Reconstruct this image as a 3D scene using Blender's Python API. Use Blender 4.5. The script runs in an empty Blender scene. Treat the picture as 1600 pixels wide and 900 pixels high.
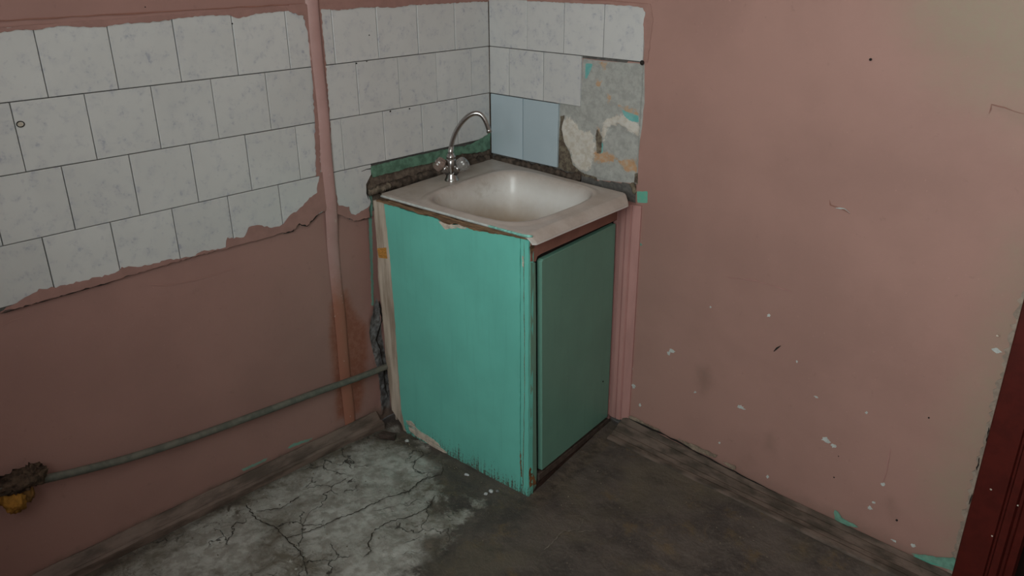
import bpy, bmesh, math, random
import numpy as np
from mathutils import Vector, Matrix

# ------------------------------------------------------------------ camera
H = 1.04                                   # measured tile line above the floor
CAM = np.array([1.9682, -1.9397, 0.4444 + H])
CR = np.array([0.72139163, 0.69250907, -0.00502917])
CU = np.array([-0.26398994, 0.28169943, 0.92247208])
CF = np.array([-0.640237, 0.66413599, -0.38603104])
FPX = 1264.26
cam = bpy.data.cameras.new('camera'); cam_o = bpy.data.objects.new('camera', cam)
bpy.context.scene.collection.objects.link(cam_o)
cam.sensor_width = 36.0; cam.lens = FPX / 1600 * 36.0
cam.clip_start = 0.02
cam_o.matrix_world = Matrix(((CR[0], CU[0], -CF[0], CAM[0]), (CR[1], CU[1], -CF[1], CAM[1]),
                             (CR[2], CU[2], -CF[2], CAM[2]), (0, 0, 0, 1)))
bpy.context.scene.camera = cam_o

# ------------------------------------------------------------------ light
sc = bpy.context.scene
sc.view_settings.view_transform = 'Standard'; sc.view_settings.look = 'None'
sc.view_settings.gamma = 1.0; sc.view_settings.use_curve_mapping = False
sc.view_settings.exposure = 0.0
world = bpy.data.worlds.new('daylight'); sc.world = world; world.use_nodes = True
world.node_tree.nodes['Background'].inputs[0].default_value = (0.75, 0.88, 1.0, 1)
world.node_tree.nodes['Background'].inputs[1].default_value = 0.6
WX0, WX1, WZ0, WZ1, WY = 1.05, 2.45, 1.08, 2.35, -2.25      # the window of the room, behind the camera
ld = bpy.data.lights.new('window_daylight', 'AREA'); ld.shape = 'RECTANGLE'
ld.size = WX1 - WX0; ld.size_y = WZ1 - WZ0; ld.energy = 49; ld.color = (0.93, 1.0, 0.97)
lo = bpy.data.objects.new('window_daylight', ld); sc.collection.objects.link(lo)
lo.location = ((WX0 + WX1) / 2, WY - 0.28, (WZ0 + WZ1) / 2); lo.rotation_euler = (math.radians(90), 0, 0)

# ------------------------------------------------------------------ helpers
COL = sc.collection
RNG = random.Random(7)

def ray(px, py): return CF + CR * (px - 800) / FPX - CU * (py - 450) / FPX
def on(px, py, p0, n):
    d = ray(px, py); n = np.array(n, float); p0 = np.array(p0, float)
    return CAM + d * ((p0 - CAM) @ n) / (d @ n)
def onL(px, py, x=0.0): return on(px, py, (x, 0, 0), (1, 0, 0))     # a point of the left wall
def onR(px, py, y=0.0): return on(px, py, (0, y, 0), (0, 1, 0))     # a point of the right wall
def onF(px, py, z=0.0): return on(px, py, (0, 0, z), (0, 0, 1))     # a point of a level surface

def tag(o, label=None, cat=None, group=None, kind=None):
    if label: o['label'] = label
    if cat: o['category'] = cat
    if group: o['group'] = group
    if kind: o['kind'] = kind
    return o
def empty(name, loc, label, cat, group=None):
    o = bpy.data.objects.new(name, None); COL.objects.link(o); o.location = loc
    o.empty_display_size = 0.05
    return tag(o, label, cat, group)
def link(name, me, m, parent=None, smooth=False):
    o = bpy.data.objects.new(name, me); COL.objects.link(o)
    if m: me.materials.append(m)
    if smooth: me.shade_smooth()
    if parent is not None:
        o.parent = parent
        w = Vector(parent.location); q = parent.parent
        while q is not None: w = w + q.location; q = q.parent
        o.location = -w                            # meshes are in world coordinates
    return o
def mesh(name, verts, faces, m, parent=None, smooth=False):
    me = bpy.data.meshes.new(name); me.from_pydata([tuple(map(float, v)) for v in verts], [], faces); me.update()
    bm = bmesh.new(); bm.from_mesh(me); bmesh.ops.recalc_face_normals(bm, faces=bm.faces[:]); bm.to_mesh(me); bm.free()
    return link(name, me, m, parent, smooth)
def from_bm(name, bm, m, parent=None, smooth=False):
    bmesh.ops.recalc_face_normals(bm, faces=bm.faces[:])
    me = bpy.data.meshes.new(name); bm.to_mesh(me); bm.free(); return link(name, me, m, parent, smooth)

def _h(ix, iy, seed):
    n = (ix.astype(np.int64) * 374761393 + iy.astype(np.int64) * 668265263 + seed * 974711) & 0x7fffffff
    n = ((n ^ (n >> 13)) * 1274126177) & 0x7fffffff
    return ((n ^ (n >> 16)) & 0xffff) / 65535.0
def vnoise(x, y, seed=0):
    ix = np.floor(x); iy = np.floor(y); fx = x - ix; fy = y - iy
    fx = fx * fx * (3 - 2 * fx); fy = fy * fy * (3 - 2 * fy)
    a = _h(ix, iy, seed); b = _h(ix + 1, iy, seed); c = _h(ix, iy + 1, seed); d = _h(ix + 1, iy + 1, seed)
    return (a * (1 - fx) + b * fx) * (1 - fy) + (c * (1 - fx) + d * fx) * fy
def fbm(x, y, f, seed=0, o=4):
    x = np.asarray(x, float); y = np.asarray(y, float)
    s = 0; a = 0.5
    for i in range(o): s = s + a * vnoise(x * f + 17.3 * i, y * f + 5.1 * i, seed + i); f *= 2.03; a *= .5
    return s / (1 - .5 ** o)
def sdist(x, y, poly):
    """signed distance (positive inside) of the points to a polygon"""
    x = np.asarray(x, float); y = np.asarray(y, float)
    d = np.full(x.shape, 1e9); ins = np.zeros(x.shape, bool); n = len(poly)
    for i in range(n):
        ax, ay = poly[i]; bx, by = poly[(i + 1) % n]
        ex, ey = bx - ax, by - ay
        t = np.clip(((x - ax) * ex + (y - ay) * ey) / (ex * ex + ey * ey + 1e-12), 0, 1)
        d = np.minimum(d, np.hypot(x - ax - t * ex, y - ay - t * ey))
        c = ((ay > y) != (by > y)) & (x < (bx - ax) * (y - ay) / (by - ay + 1e-12) + ax)
        ins ^= c
    return np.where(ins, d, -d)
def chan(x, y, polys, w=0.04):
    """0..1 field whose 0.5 level is the outline of the polygons"""
    r = np.zeros(x.shape)
    for p in polys:
        p = np.asarray(p); pad = w
        k = (x > p[:, 0].min() - pad) & (x < p[:, 0].max() + pad) & (y > p[:, 1].min() - pad) & (y < p[:, 1].max() + pad)
        if k.any(): r[k] = np.maximum(r[k], np.clip(.5 + sdist(x[k], y[k], p) / w, 0, 1))
    return r
def blob(cx, cy, rx, ry, n=10, j=.25, seed=1):
    r = random.Random(seed)
    return [(cx + rx * math.cos(t) * (1 + r.uniform(-j, j)), cy + ry * math.sin(t) * (1 + r.uniform(-j, j)))
            for t in [2 * math.pi * i / n for i in range(n)]]
def jag(pts, step=.01, amp=.002, seed=1, closed=False):
    """subdivide a 2D/3D polyline and make it ragged"""
    r = random.Random(seed); out = []; n = len(pts)
    for i in range(n if closed else n - 1):
        a = np.array(pts[i], float); b = np.array(pts[(i + 1) % n], float)
        k = max(1, int(np.linalg.norm(b - a) / step))
        for q in range(k):
            p = a + (b - a) * q / k
            if q or closed: p = p + np.array([r.uniform(-amp, amp) for _ in p])
            out.append(p)
    if not closed: out.append(np.array(pts[-1], float))
    return out

def grid_surface(name, us, vs, fn, m, masks, parent=None):
    """us, vs: 1D arrays. fn(U,V)->X,Y,Z arrays. masks: dict attr -> (R,G,B) fields"""
    U, V = np.meshgrid(us, vs, indexing='ij'); X, Y, Z = fn(U, V)
    nu, nv = U.shape
    me = bpy.data.meshes.new(name)
    me.vertices.add(nu * nv)
    me.vertices.foreach_set('co', np.stack([X, Y, Z], -1).astype(np.float32).ravel())
    i = np.arange(nu * nv).reshape(nu, nv)
    q = np.stack([i[:-1, :-1], i[1:, :-1], i[1:, 1:], i[:-1, 1:]], -1).reshape(-1, 4)
    me.loops.add(q.size); me.loops.foreach_set('vertex_index', q.astype(np.int32).ravel())
    me.polygons.add(len(q)); me.polygons.foreach_set('loop_start', np.arange(0, q.size, 4, dtype=np.int32))
    me.polygons.foreach_set('loop_total', np.full(len(q), 4, np.int32))
    me.update(calc_edges=True)
    for k, (r, g, b) in masks(U, V).items():
        at = me.color_attributes.new(k, 'FLOAT_COLOR', 'POINT')
        at.data.foreach_set('color', np.stack([r, g, b, np.ones_like(r)], -1).astype(np.float32).ravel())
    me.validate()
    return link(name, me, m, parent, True)

def prism(name, pts, nrm, th, m, parent=None, bev=0.0):
    """planar polygon (3D points) extruded by -nrm*th; the given outline is the front face"""
    n = len(pts); nv = np.array(nrm, float); nv /= np.linalg.norm(nv)
    pts = [np.array(p, float) for p in pts]; mp = sum(pts) / n; pts = [p - nv * ((p - mp) @ nv) for p in pts]
    v = [np.array(p, float) for p in pts] + [np.array(p, float) - nv * th for p in pts]
    f = [list(range(n)), list(range(2 * n - 1, n - 1, -1))] + [[i, (i + 1) % n, n + (i + 1) % n, n + i] for i in range(n)]
    o = mesh(name, v, f, m, parent)
    if bev: bevel(o, bev)
    return o
def bevel(o, w=.002, seg=2):
    b = o.modifiers.new('bevel', 'BEVEL'); b.width = w; b.segments = seg; b.limit_method = 'ANGLE'; b.angle_limit = .7
def tri_tess(pts2):
    from mathutils.geometry import tessellate_polygon
    return tessellate_polygon([[Vector((p[0], p[1], 0)) for p in pts2]])
def flake(name, pts, nrm, th, m, parent=None):
    """ragged thin sheet (paint, plaster) of real thickness with a tessellated face"""
    n = len(pts); nv = np.array(nrm, float); nv /= np.linalg.norm(nv)
    a = np.cross(nv, (0, 0, 1.0)); a = np.array((1, 0, 0.)) if np.linalg.norm(a) < .1 else a / np.linalg.norm(a); b = np.cross(nv, a)
    t = tri_tess([(np.dot(p, a), np.dot(p, b)) for p in pts])
    v = [np.array(p, float) for p in pts] + [np.array(p, float) - nv * th for p in pts]
    f = [list(x) for x in t] + [[i, (i + 1) % n, n + (i + 1) % n, n + i] for i in range(n)]
    return mesh(name, v, f, m, parent)
def ribbon(name, pts, w, nrm, m, parent=None, seed=1, th=.0004):
    """thin tapering crack line lying on a surface"""
    r = random.Random(seed); nv = np.array(nrm, float); L = []; R = []
    n = len(pts)
    for i, p in enumerate(pts):
        p = np.array(p, float); d = np.array(pts[min(i + 1, n - 1)], float) - np.array(pts[max(i - 1, 0)], float)
        s = np.cross(nv, d); s /= (np.linalg.norm(s) + 1e-9)
        ww = w * (.45 + .9 * r.random()) * (.35 if i in (0, n - 1) else 1) / 2
        L.append(p + s * ww + nv * th); R.append(p - s * ww + nv * th)
    v = L + R; f = [[i, i + 1, n + i + 1, n + i] for i in range(n - 1)]
    return mesh(name, v, f, m, parent)
def box(bm, x0, x1, y0, y1, z0, z1):
    vs = [bm.verts.new((x, y, z)) for x in (x0, x1) for y in (y0, y1) for z in (z0, z1)]
    for f in ((0, 1, 3, 2), (4, 6, 7, 5), (0, 4, 5, 1), (2, 3, 7, 6), (0, 2, 6, 4), (1, 5, 7, 3)): bm.faces.new([vs[i] for i in f])
def boxo(name, b, m, parent=None, bev=0.0):
    bm = bmesh.new(); box(bm, *b); o = from_bm(name, bm, m, parent)
    if bev: bevel(o, bev)
    return o
def tube(name, pts, rad, m, parent=None, seg=20, closed=True):
    pts = [np.array(p, float) for p in pts]; n = len(pts)
    if not hasattr(rad, '__len__'): rad = [rad] * n
    v = []; f = []; up = None
    for i, p in enumerate(pts):
        t = pts[min(i + 1, n - 1)] - pts[max(i - 1, 0)]; t /= np.linalg.norm(t)
        if up is None:
            up = np.cross(t, (0, 0, 1.0))
            if np.linalg.norm(up) < .05: up = np.cross(t, (1.0, 0, 0))
        up = up - t * (up @ t); up /= np.linalg.norm(up); w = np.cross(t, up)
        for k in range(seg):
            a = 2 * math.pi * k / seg; v.append(p + rad[i] * (up * math.cos(a) + w * math.sin(a)))
    for i in range(n - 1):
        for k in range(seg): f.append([i * seg + k, i * seg + (k + 1) % seg, (i + 1) * seg + (k + 1) % seg, (i + 1) * seg + k])
    if closed: f.append(list(range(seg))); f.append([(n - 1) * seg + k for k in range(seg)])
    return mesh(name, v, f, m, parent, True)
def lathe(name, prof, origin, axis, m, parent=None, seg=32, flute=None, smooth=True):
    """prof: (radius, height) pairs along the axis"""
    ax = np.array(axis, float); ax /= np.linalg.norm(ax)
    a = np.cross(ax, (0.3, .1, 1.0)); a /= np.linalg.norm(a); b = np.cross(ax, a); o = np.array(origin, float)
    v = []; f = []; n = len(prof)
    for r, h in prof:
        for k in range(seg):
            t = 2 * math.pi * k / seg; rr = r * (1 + (flute(t) if flute and r > .006 else 0))
            v.append(o + ax * h + rr * (a * math.cos(t) + b * math.sin(t)))
    for i in range(n - 1):
        for k in range(seg): f.append([i * seg + k, i * seg + (k + 1) % seg, (i + 1) * seg + (k + 1) % seg, (i + 1) * seg + k])
    f.append(list(range(seg))); f.append([(n - 1) * seg + k for k in range(seg)])
    return mesh(name, v, f, m, parent, smooth)

# ------------------------------------------------------------------ materials
def srgb(r, g, b):
    f = lambda c: (c / 255) / 12.92 if c / 255 < .04045 else ((c / 255 + .055) / 1.055) ** 2.4
    return (f(r), f(g), f(b), 1)
class N:
    def __init__(s, name, rough=.6, spec=.3, metal=0):
        s.m = bpy.data.materials.new(name); s.m.use_nodes = True; s.t = s.m.node_tree
        s.b = s.t.nodes['Principled BSDF']; s.b.inputs['Roughness'].default_value = rough
        s.b.inputs['Specular IOR Level'].default_value = spec; s.b.inputs['Metallic'].default_value = metal
    def n(s, ty, **k):
        x = s.t.nodes.new(ty)
        for a, v in k.items(): setattr(x, a, v)
        return x
    def l(s, a, b): s.t.links.new(a, b)
    def coord(s, kind='Object', scale=(1, 1, 1)):
        if kind == 'Position': out = s.n('ShaderNodeNewGeometry').outputs['Position']
        else: out = s.n('ShaderNodeTexCoord').outputs[kind]
        mp = s.n('ShaderNodeMapping'); mp.inputs['Scale'].default_value = scale; s.l(out, mp.inputs['Vector']); return mp.outputs[0]
    def noise(s, vec, scale, detail=4, rough=.6, dist=0):
        x = s.n('ShaderNodeTexNoise'); x.inputs['Scale'].default_value = scale; x.inputs['Detail'].default_value = detail
        x.inputs['Roughness'].default_value = rough; x.inputs['Distortion'].default_value = dist; s.l(vec, x.inputs['Vector']); return x.outputs['Fac']
    def ramp(s, fac, a, b, smooth=True):
        x = s.n('ShaderNodeMapRange'); x.interpolation_type = 'SMOOTHSTEP' if smooth else 'LINEAR'
        x.inputs['From Min'].default_value = a; x.inputs['From Max'].default_value = b; s.l(fac, x.inputs['Value']); return x.outputs[0]
    def math(s, op, a, b=None, c=None):
        x = s.n('ShaderNodeMath', operation=op)
        for i, v in enumerate((a, b, c)):
            if v is None: continue
            if isinstance(v, (int, float)): x.inputs[i].default_value = v
            else: s.l(v, x.inputs[i])
        return x.outputs[0]
    def mix(s, fac, a, b, mode='MIX'):
        x = s.n('ShaderNodeMix', data_type='RGBA', blend_type=mode)
        if isinstance(fac, (int, float)): x.inputs[0].default_value = fac
        else: s.l(fac, x.inputs[0])
        for i, v in ((6, a), (7, b)):
            if isinstance(v, tuple): x.inputs[i].default_value = v
            else: s.l(v, x.inputs[i])
        return x.outputs[2]
    def attr(s, name):
        a = s.n('ShaderNodeAttribute', attribute_name=name); p = s.n('ShaderNodeSeparateColor'); s.l(a.outputs['Color'], p.inputs[0]); return p.outputs
    def bump(s, h, strength=.3, dist=.002):
        x = s.n('ShaderNodeBump'); x.inputs['Strength'].default_value = strength; x.inputs['Distance'].default_value = dist
        s.l(h, x.inputs['Height']); s.l(x.outputs[0], s.b.inputs['Normal'])
    def col(s, c):
        if isinstance(c, tuple): s.b.inputs['Base Color'].default_value = c
        else: s.l(c, s.b.inputs['Base Color'])
    def edge(s, ch, vec, scale, amp, w=.02):
        """sharp ragged edge where the field passes 0.5"""
        nz = s.noise(vec, scale, 5, .7)
        v = s.math('MULTIPLY_ADD', s.math('SUBTRACT', nz, .5), amp, ch)
        return s.ramp(v, .5 - w, .5 + w)
def tone(c, k): return (min(1, c[0] * k), min(1, c[1] * k), min(1, c[2] * k), 1)
PINK = (.365, .208, .175, 1); PINK_L = (.325, .180, .155, 1)
AQUA = (.155, .55, .46, 1); GREEN = (.10, .235, .165, 1)
PUTTY = (.60, .57, .52, 1); GREY = (.40, .40, .375, 1); BROWN = (.09, .065, .05, 1); TEAL = (.14, .40, .38, 1); ORANGE = (.55, .27, .12, 1)

def wall_paint(name, base, layers, bumpk=.25, rough=.55):
    """painted plaster; layers = (attr, channel, colour, noise scale, noise amp, edge width, mottle colour)"""
    m = N(name, rough, .35); p = m.coord('Position')
    c = m.mix(m.ramp(m.noise(p, 2.2, 5), .35, .65), tone(base, .93), tone(base, 1.06))
    c = m.mix(m.ramp(m.noise(p, 38, 4), .62, .8), c, tone(base, .86))
    c = m.mix(m.math('MULTIPLY', m.ramp(m.noise(p, 120, 2), .70, .76), .5), c, tone(base, 1.35))
    at = {}
    for (a, ch, colr, sc_, amp, w, mot) in layers:
        if a not in at: at[a] = m.attr(a)
        f = m.edge(at[a][ch], p, sc_, amp, w)
        cc = m.mix(m.ramp(m.noise(p, 60, 5, .7), .4, .62), colr, mot)
        c = m.mix(f, c, cc)
    m.col(c)
    m.bump(m.math('ADD', m.math('MULTIPLY', m.noise(p, 90, 4), .35), m.math('MULTIPLY', m.noise(p, 9, 3), 1.2)), bumpk, .003)
    return m.m
L1 = [('m1', 0, (.25, .092, .060, 1), 16, .6, .32, (.29, .12, .085, 1)),      # orange-brown water stain
      ('m1', 1, BROWN, 40, .35, .05, (.17, .13, .10, 1)),              # bare dark mortar
      ('m1', 2, (.22, .22, .22, 1), 50, .35, .05, (.10, .09, .085, 1)),    # grey rubble
      ('m2', 0, (.16, .36, .28, 1), 60, 1.0, .06, (.2, .33, .27, 1)),
      ('m2', 1, (.09, .085, .08, 1), 30, .3, .05, (.14, .13, .12, 1)),    # joint bed behind tiles
      ('m2', 2, (.16, .11, .09, 1), 25, .7, .30, (.2, .14, .11, 1))]
M_LEFT = wall_paint('left_wall_paint', PINK_L, L1)
L2 = [('m1', 0, GREY, 30, .25, .03, (.33, .33, .31, 1)),
      ('m1', 1, (.48, .28, .15, 1), 75, 1.3, .14, (.46, .36, .27, 1)),
      ('m1', 2, PUTTY, 85, 1.25, .08, (.52, .47, .40, 1)),
      ('m2', 0, TEAL, 50, .4, .05, (.2, .42, .40, 1)),
      ('m2', 1, BROWN, 50, .5, .06, (.20, .17, .12, 1)),
      ('m2', 2, (.30, .17, .14, 1), 18, .6, .35, (.28, .17, .14, 1)),
      ('m3', 0, (.32, .245, .18, 1), 9, .8, .45, (.33, .235, .18, 1)),
      ('m3', 1, (.09, .085, .08, 1), 30, .3, .05, (.14, .13, .12, 1)),
      ('m3', 2, (.12, .42, .31, 1), 45, .35, .03, (.18, .40, .31, 1))]
M_RIGHT = wall_paint('right_wall_paint', PINK, L2)
def simple(name, c, rough=.6, var=.12, sc_=20, bump=.15, spec=.3, metal=0, stretch=(1, 1, 1), c2=None):
    m = N(name, rough, spec, metal); p = m.coord('Position', stretch)
    m.col(m.mix(m.ramp(m.noise(p, sc_, 5), .35, .65), tone(c, 1 - var), c2 or tone(c, 1 + var)))
    if bump: m.bump(m.noise(p, sc_ * 5, 4), bump, .002)
    return m.m
M_PAINT = simple('pink_overpaint', tone(PINK_L, .97), .55, .07, 25)
M_CASE = simple('pink_ridge_paint', tone(PINK_L, 1.12), .42, .08, 12)
M_CRACK = simple('crack_shadow_gap', (.02, .016, .014, 1), .9, .2, 60, 0)
M_DIRT = simple('dark_mortar', (.075, .055, .042, 1), .85, .5, 45, .8)
M_GREENP = simple('green_overpaint', (.105, .20, .14, 1), .5, .3, 40, .5)
M_CHIP = simple('pale_plaster', (.50, .52, .50, 1), .8, .12, 60, .3)
M_TEALP = simple('aqua_underpaint', (.15, .31, .24, 1), .5, .15, 60, .2)
M_PUTTY = simple('putty', (.55, .48, .40, 1), .85, .2, 70, .8)

def tile_mat(name, base, blot, k=1.0):
    m = N(name, .33, .45); oi = m.n('ShaderNodeObjectInfo')
    tc = m.n('ShaderNodeTexCoord'); ad = m.n('ShaderNodeVectorMath', operation='ADD')
    sx = m.n('ShaderNodeVectorMath', operation='SCALE'); sx.inputs['Scale'].default_value = 1.0
    cb = m.n('ShaderNodeCombineXYZ')
    for i, q in enumerate((13.0, 7.0, 23.0)): m.l(m.math('MULTIPLY', oi.outputs['Random'], q), cb.inputs[i])
    m.l(tc.outputs['Object'], ad.inputs[0]); m.l(cb.outputs[0], ad.inputs[1]); v = ad.outputs[0]
    big = m.ramp(m.noise(v, 34, 3, .5, .15), .46, .74); sm = m.ramp(m.noise(v, 105, 3, .6, .1), .50, .70)
    f = m.math('MULTIPLY', m.math('ADD', m.math('MULTIPLY', big, .26), m.math('MULTIPLY', m.math('MULTIPLY', sm, big), .95)), k)
    tiny = m.math('MULTIPLY', m.ramp(m.noise(v, 55, 2), .62, .72), .35 * k)
    c = m.mix(m.ramp(m.noise(v, 5, 3), .3, .7), tone(base, .96), tone(base, 1.03))
    c = m.mix(m.math('MAXIMUM', f, tiny), c, blot)
    vr = m.math('MULTIPLY_ADD', oi.outputs['Random'], .07, .965)
    hs = m.n('ShaderNodeHueSaturation'); m.l(vr, hs.inputs['Value']); m.l(c, hs.inputs['Color'])
    m.col(hs.outputs[0]); m.bump(m.noise(v, 12, 2), .05, .002)
    return m.m
M_TILE = tile_mat('mottled_white_glaze', (.555, .55, .54, 1), (.37, .375, .42, 1))
M_BLUE = tile_mat('pale_blue_glaze', (.44, .53, .58, 1), (.39, .49, .555, 1), .25)

def floor_mat():
    m = N('worn_concrete', .62, .35); p = m.coord('Position'); a = m.attr('m1')
    dark = m.mix(m.ramp(m.noise(p, 7, 6, .65), .35, .65), (.058, .049, .044, 1), (.112, .092, .079, 1))
    dark = m.mix(m.math('MULTIPLY', m.ramp(m.noise(p, 9, 8, .75, .4), .52, .68), .75), dark, (.15, .105, .055, 1))
    dark = m.mix(m.ramp(m.noise(p, 75, 3), .70, .74), dark, (.2, .18, .14, 1))
    lt = m.mix(m.ramp(m.noise(p, 11, 7, .7, .5), .38, .62), (.16, .145, .115, 1), (.36, .355, .325, 1))
    lt = m.mix(m.ramp(m.noise(p, 26, 7, .75, 1.0), .54, .68), lt, (.075, .062, .048, 1))
    lt = m.mix(m.ramp(m.noise(p, 50, 5), .62, .7), lt, (.42, .42, .39, 1))
    lt = m.mix(m.math('MULTIPLY', m.ramp(m.noise(p, 48, 6, .8, 1.6), .56, .62), .8), lt, (.085, .070, .055, 1))
    lt = m.mix(m.math('MULTIPLY', m.ramp(m.noise(p, 4.5, 5, .6, .3), .50, .64), .7), lt, (.12, .10, .075, 1))
    dark = m.mix(m.math('MULTIPLY', m.ramp(m.noise(p, 55, 7, .8), .50, .64), .6), dark, (.145, .12, .10, 1))
    dark = m.mix(m.math('MULTIPLY', m.ramp(m.noise(p, 3.2, 5, .6, .4), .50, .66), .55), dark, (.125, .105, .075, 1))
    f = m.edge(a[0], p, 11, 1.7, .13); c = m.mix(f, dark, lt)
    c = m.mix(m.edge(a[2], p, 14, 1.2, .35), c, m.mix(m.ramp(m.noise(p, 30, 5), .4, .6), (.46, .46, .43, 1), (.31, .30, .27, 1)))
    c = m.mix(m.math('MULTIPLY', m.edge(a[1], p, 22, 1.0, .3), .8), c, m.mix(m.ramp(m.noise(p, 35, 6, .75), .4, .6), (.060, .048, .038, 1), (.12, .095, .072, 1)))
    # hairline cracks in the bare concrete
    vo = m.n('ShaderNodeTexVoronoi', feature='DISTANCE_TO_EDGE'); vo.inputs['Scale'].default_value = 9
    nz = m.n('ShaderNodeTexNoise'); nz.inputs['Scale'].default_value = 14; nz.inputs['Detail'].default_value = 6; m.l(p, nz.inputs['Vector'])
    ad = m.n('ShaderNodeVectorMath', operation='MULTIPLY_ADD'); ad.inputs[1].default_value = (.13, .13, .13)
    m.l(nz.outputs['Color'], ad.inputs[0]); m.l(p, ad.inputs[2]); m.l(ad.outputs[0], vo.inputs['Vector'])
    cr = m.ramp(vo.outputs['Distance'], .022, .002)
    crk = m.math('MULTIPLY', m.math('MULTIPLY', cr, f), m.ramp(m.noise(p, 5, 3), .48, .56))
    c = m.mix(m.math('MULTIPLY', crk, .85), c, (.03, .025, .02, 1))
    m.col(c)
    hh = m.math('SUBTRACT', m.math('ADD', m.math('MULTIPLY', m.noise(p, 28, 7, .7), 1.3), m.math('MULTIPLY', f, .35)), m.math('MULTIPLY', crk, .8))
    m.bump(hh, .9, .006)
    m.l(m.math('MULTIPLY_ADD', m.noise(p, 12, 5), .45, .33), m.b.inputs['Roughness'])
    return m.m
M_FLOOR = floor_mat()

def cab_paint(name, c, dirt=(.10, .09, .07, 1), low=.09, amt=1.0, rough=.45):
    m = N(name, rough, .4); p = m.coord('Position'); pv = m.coord('Position', (1, 1, .07))
    col = m.mix(m.ramp(m.noise(p, 4, 4), .3, .7), tone(c, .93), tone(c, 1.06))
    col = m.mix(m.math('MULTIPLY', m.ramp(m.noise(pv, 60, 3), .5, .75), .25), col, tone(c, .78))
    z = m.n('ShaderNodeSeparateXYZ'); m.l(p, z.inputs[0])
    streak = m.math('SUBTRACT', m.math('ADD', m.math('MULTIPLY', m.noise(pv, 150, 4, .6), .55), m.math('MULTIPLY', m.noise(p, 170, 3, .7), .5)), m.math('MULTIPLY', z.outputs[2], 1.0 / low * .22))
    col = m.mix(m.math('MULTIPLY', m.ramp(streak, .44, .60), amt), col, dirt)
    col = m.mix(m.ramp(m.noise(m.coord('Position', (1, 1, .45)), 42, 3), .74, .80), col, tone(c, .45))
    m.col(col); m.bump(m.noise(pv, 70, 3), .16, .002); return m.m
M_AQUA = cab_paint('aqua_gloss_paint', AQUA)
M_DOOR = cab_paint('dull_green_paint', (.140, .30, .235, 1), low=.05, amt=.8)
M_STILE = cab_paint('green_grey_stile_paint', (.16, .33, .25, 1), low=.1)
M_RAIL = simple('brown_pink_rail_paint', (.27, .125, .095, 1), .5, .1, 18, .1)
M_PLINTH = simple('dark_wet_wood', (.045, .026, .02, 1), .6, .4, 35, .5, stretch=(1, 1, 3))
M_BATTEN = simple('bare_batten_wood', (.44, .35, .27, 1), .75, .25, 40, .5, stretch=(1, 1, .1), c2=(.60, .52, .43, 1))
M_RAWWOOD = simple('splintered_wood', (.19, .115, .065, 1), .8, .5, 60, .8, stretch=(.3, .3, 3))
M_AMBER = simple('amber_wood_knot', (.52, .25, .06, 1), .6, .25, 80, .3, stretch=(1, 1, 4))
M_PINKTRIM = simple('pink_trim_paint', (.42, .22, .20, 1), .45, .08, 20, .1, stretch=(1, 1, .2))
M_RED = simple('oxblood_gloss_paint', (.072, .008, .005, 1), .5, .12, 30, .1)
M_BASE = simple('grimy_brown_board', (.125, .088, .070, 1), .55, .35, 24, .5, stretch=(1, .35, 1.5), c2=(.185, .13, .108, 1))
M_BASER = simple('worn_brown_moulding', (.085, .066, .05, 1), .65, .35, 24, .6, stretch=(.5, 1.2, 1.2), c2=(.145, .105, .085, 1))
M_PIPE = simple('grey_green_pipe_paint', (.115, .12, .10, 1), .45, .2, 30, .25, c2=(.15, .145, .12, 1))
M_CHROME = simple('dull_chrome', (.42, .41, .40, 1), .22, .06, 30, .03, metal=1)
M_RAG = simple('ochre_foam', (.36, .17, .03, 1), .9, .3, 40, .8)
M_RAGD = simple('dark_frayed_cloth', (.07, .045, .03, 1), .95, .5, 60, .9)
M_ENAMEL = None
def enamel():
    m = N('stained_enamel', .32, .5); p = m.coord('Position'); a = m.attr('m1')
    c = m.mix(m.ramp(m.noise(p, 6, 4), .35, .65), (.69, .675, .65, 1), (.74, .73, .71, 1))
    dull = m.mix(m.ramp(m.noise(p, 11, 6, .7), .35, .65), (.41, .35, .31, 1), (.49, .435, .395, 1))
    c = m.mix(a[0], c, dull)                                         # scoured, dirty rim
    c = m.mix(m.math('MULTIPLY', m.edge(a[1], p, 10, .4, .44), .95), c, (.33, .225, .13, 1))     # rust-brown film towards the bottom
    c = m.mix(m.math('MULTIPLY', a[2], m.math('MULTIPLY', m.ramp(m.noise(p, 16, 6, .7, .6), .48, .7), .6)), c, (.33, .26, .20, 1))
    m.col(c); m.bump(m.noise(p, 25, 3), .04, .002); return m.m
M_ENAMEL = enamel()
m = N('clear_handle_plastic', .12, .5); m.b.inputs['Transmission Weight'].default_value = .55; m.col((.40, .38, .36, 1)); M_KNOB = m.m
m = N('clear_red_handle_plastic', .15, .5); m.b.inputs['Transmission Weight'].default_value = .5; m.col((.34, .25, .215, 1)); M_KNOBR = m.m
M_WHITEWASH = simple('whitewash', (.75, .73, .70, 1), .8, .05, 4, .1)
M_WIN = simple('white_window_paint', (.6, .6, .58, 1), .5, .05, 10, 0)
M_DARKDOOR = simple('dark_doorway_shade', (.018, .010, .008, 1), .9, .1, 10, 0, .05)

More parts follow.
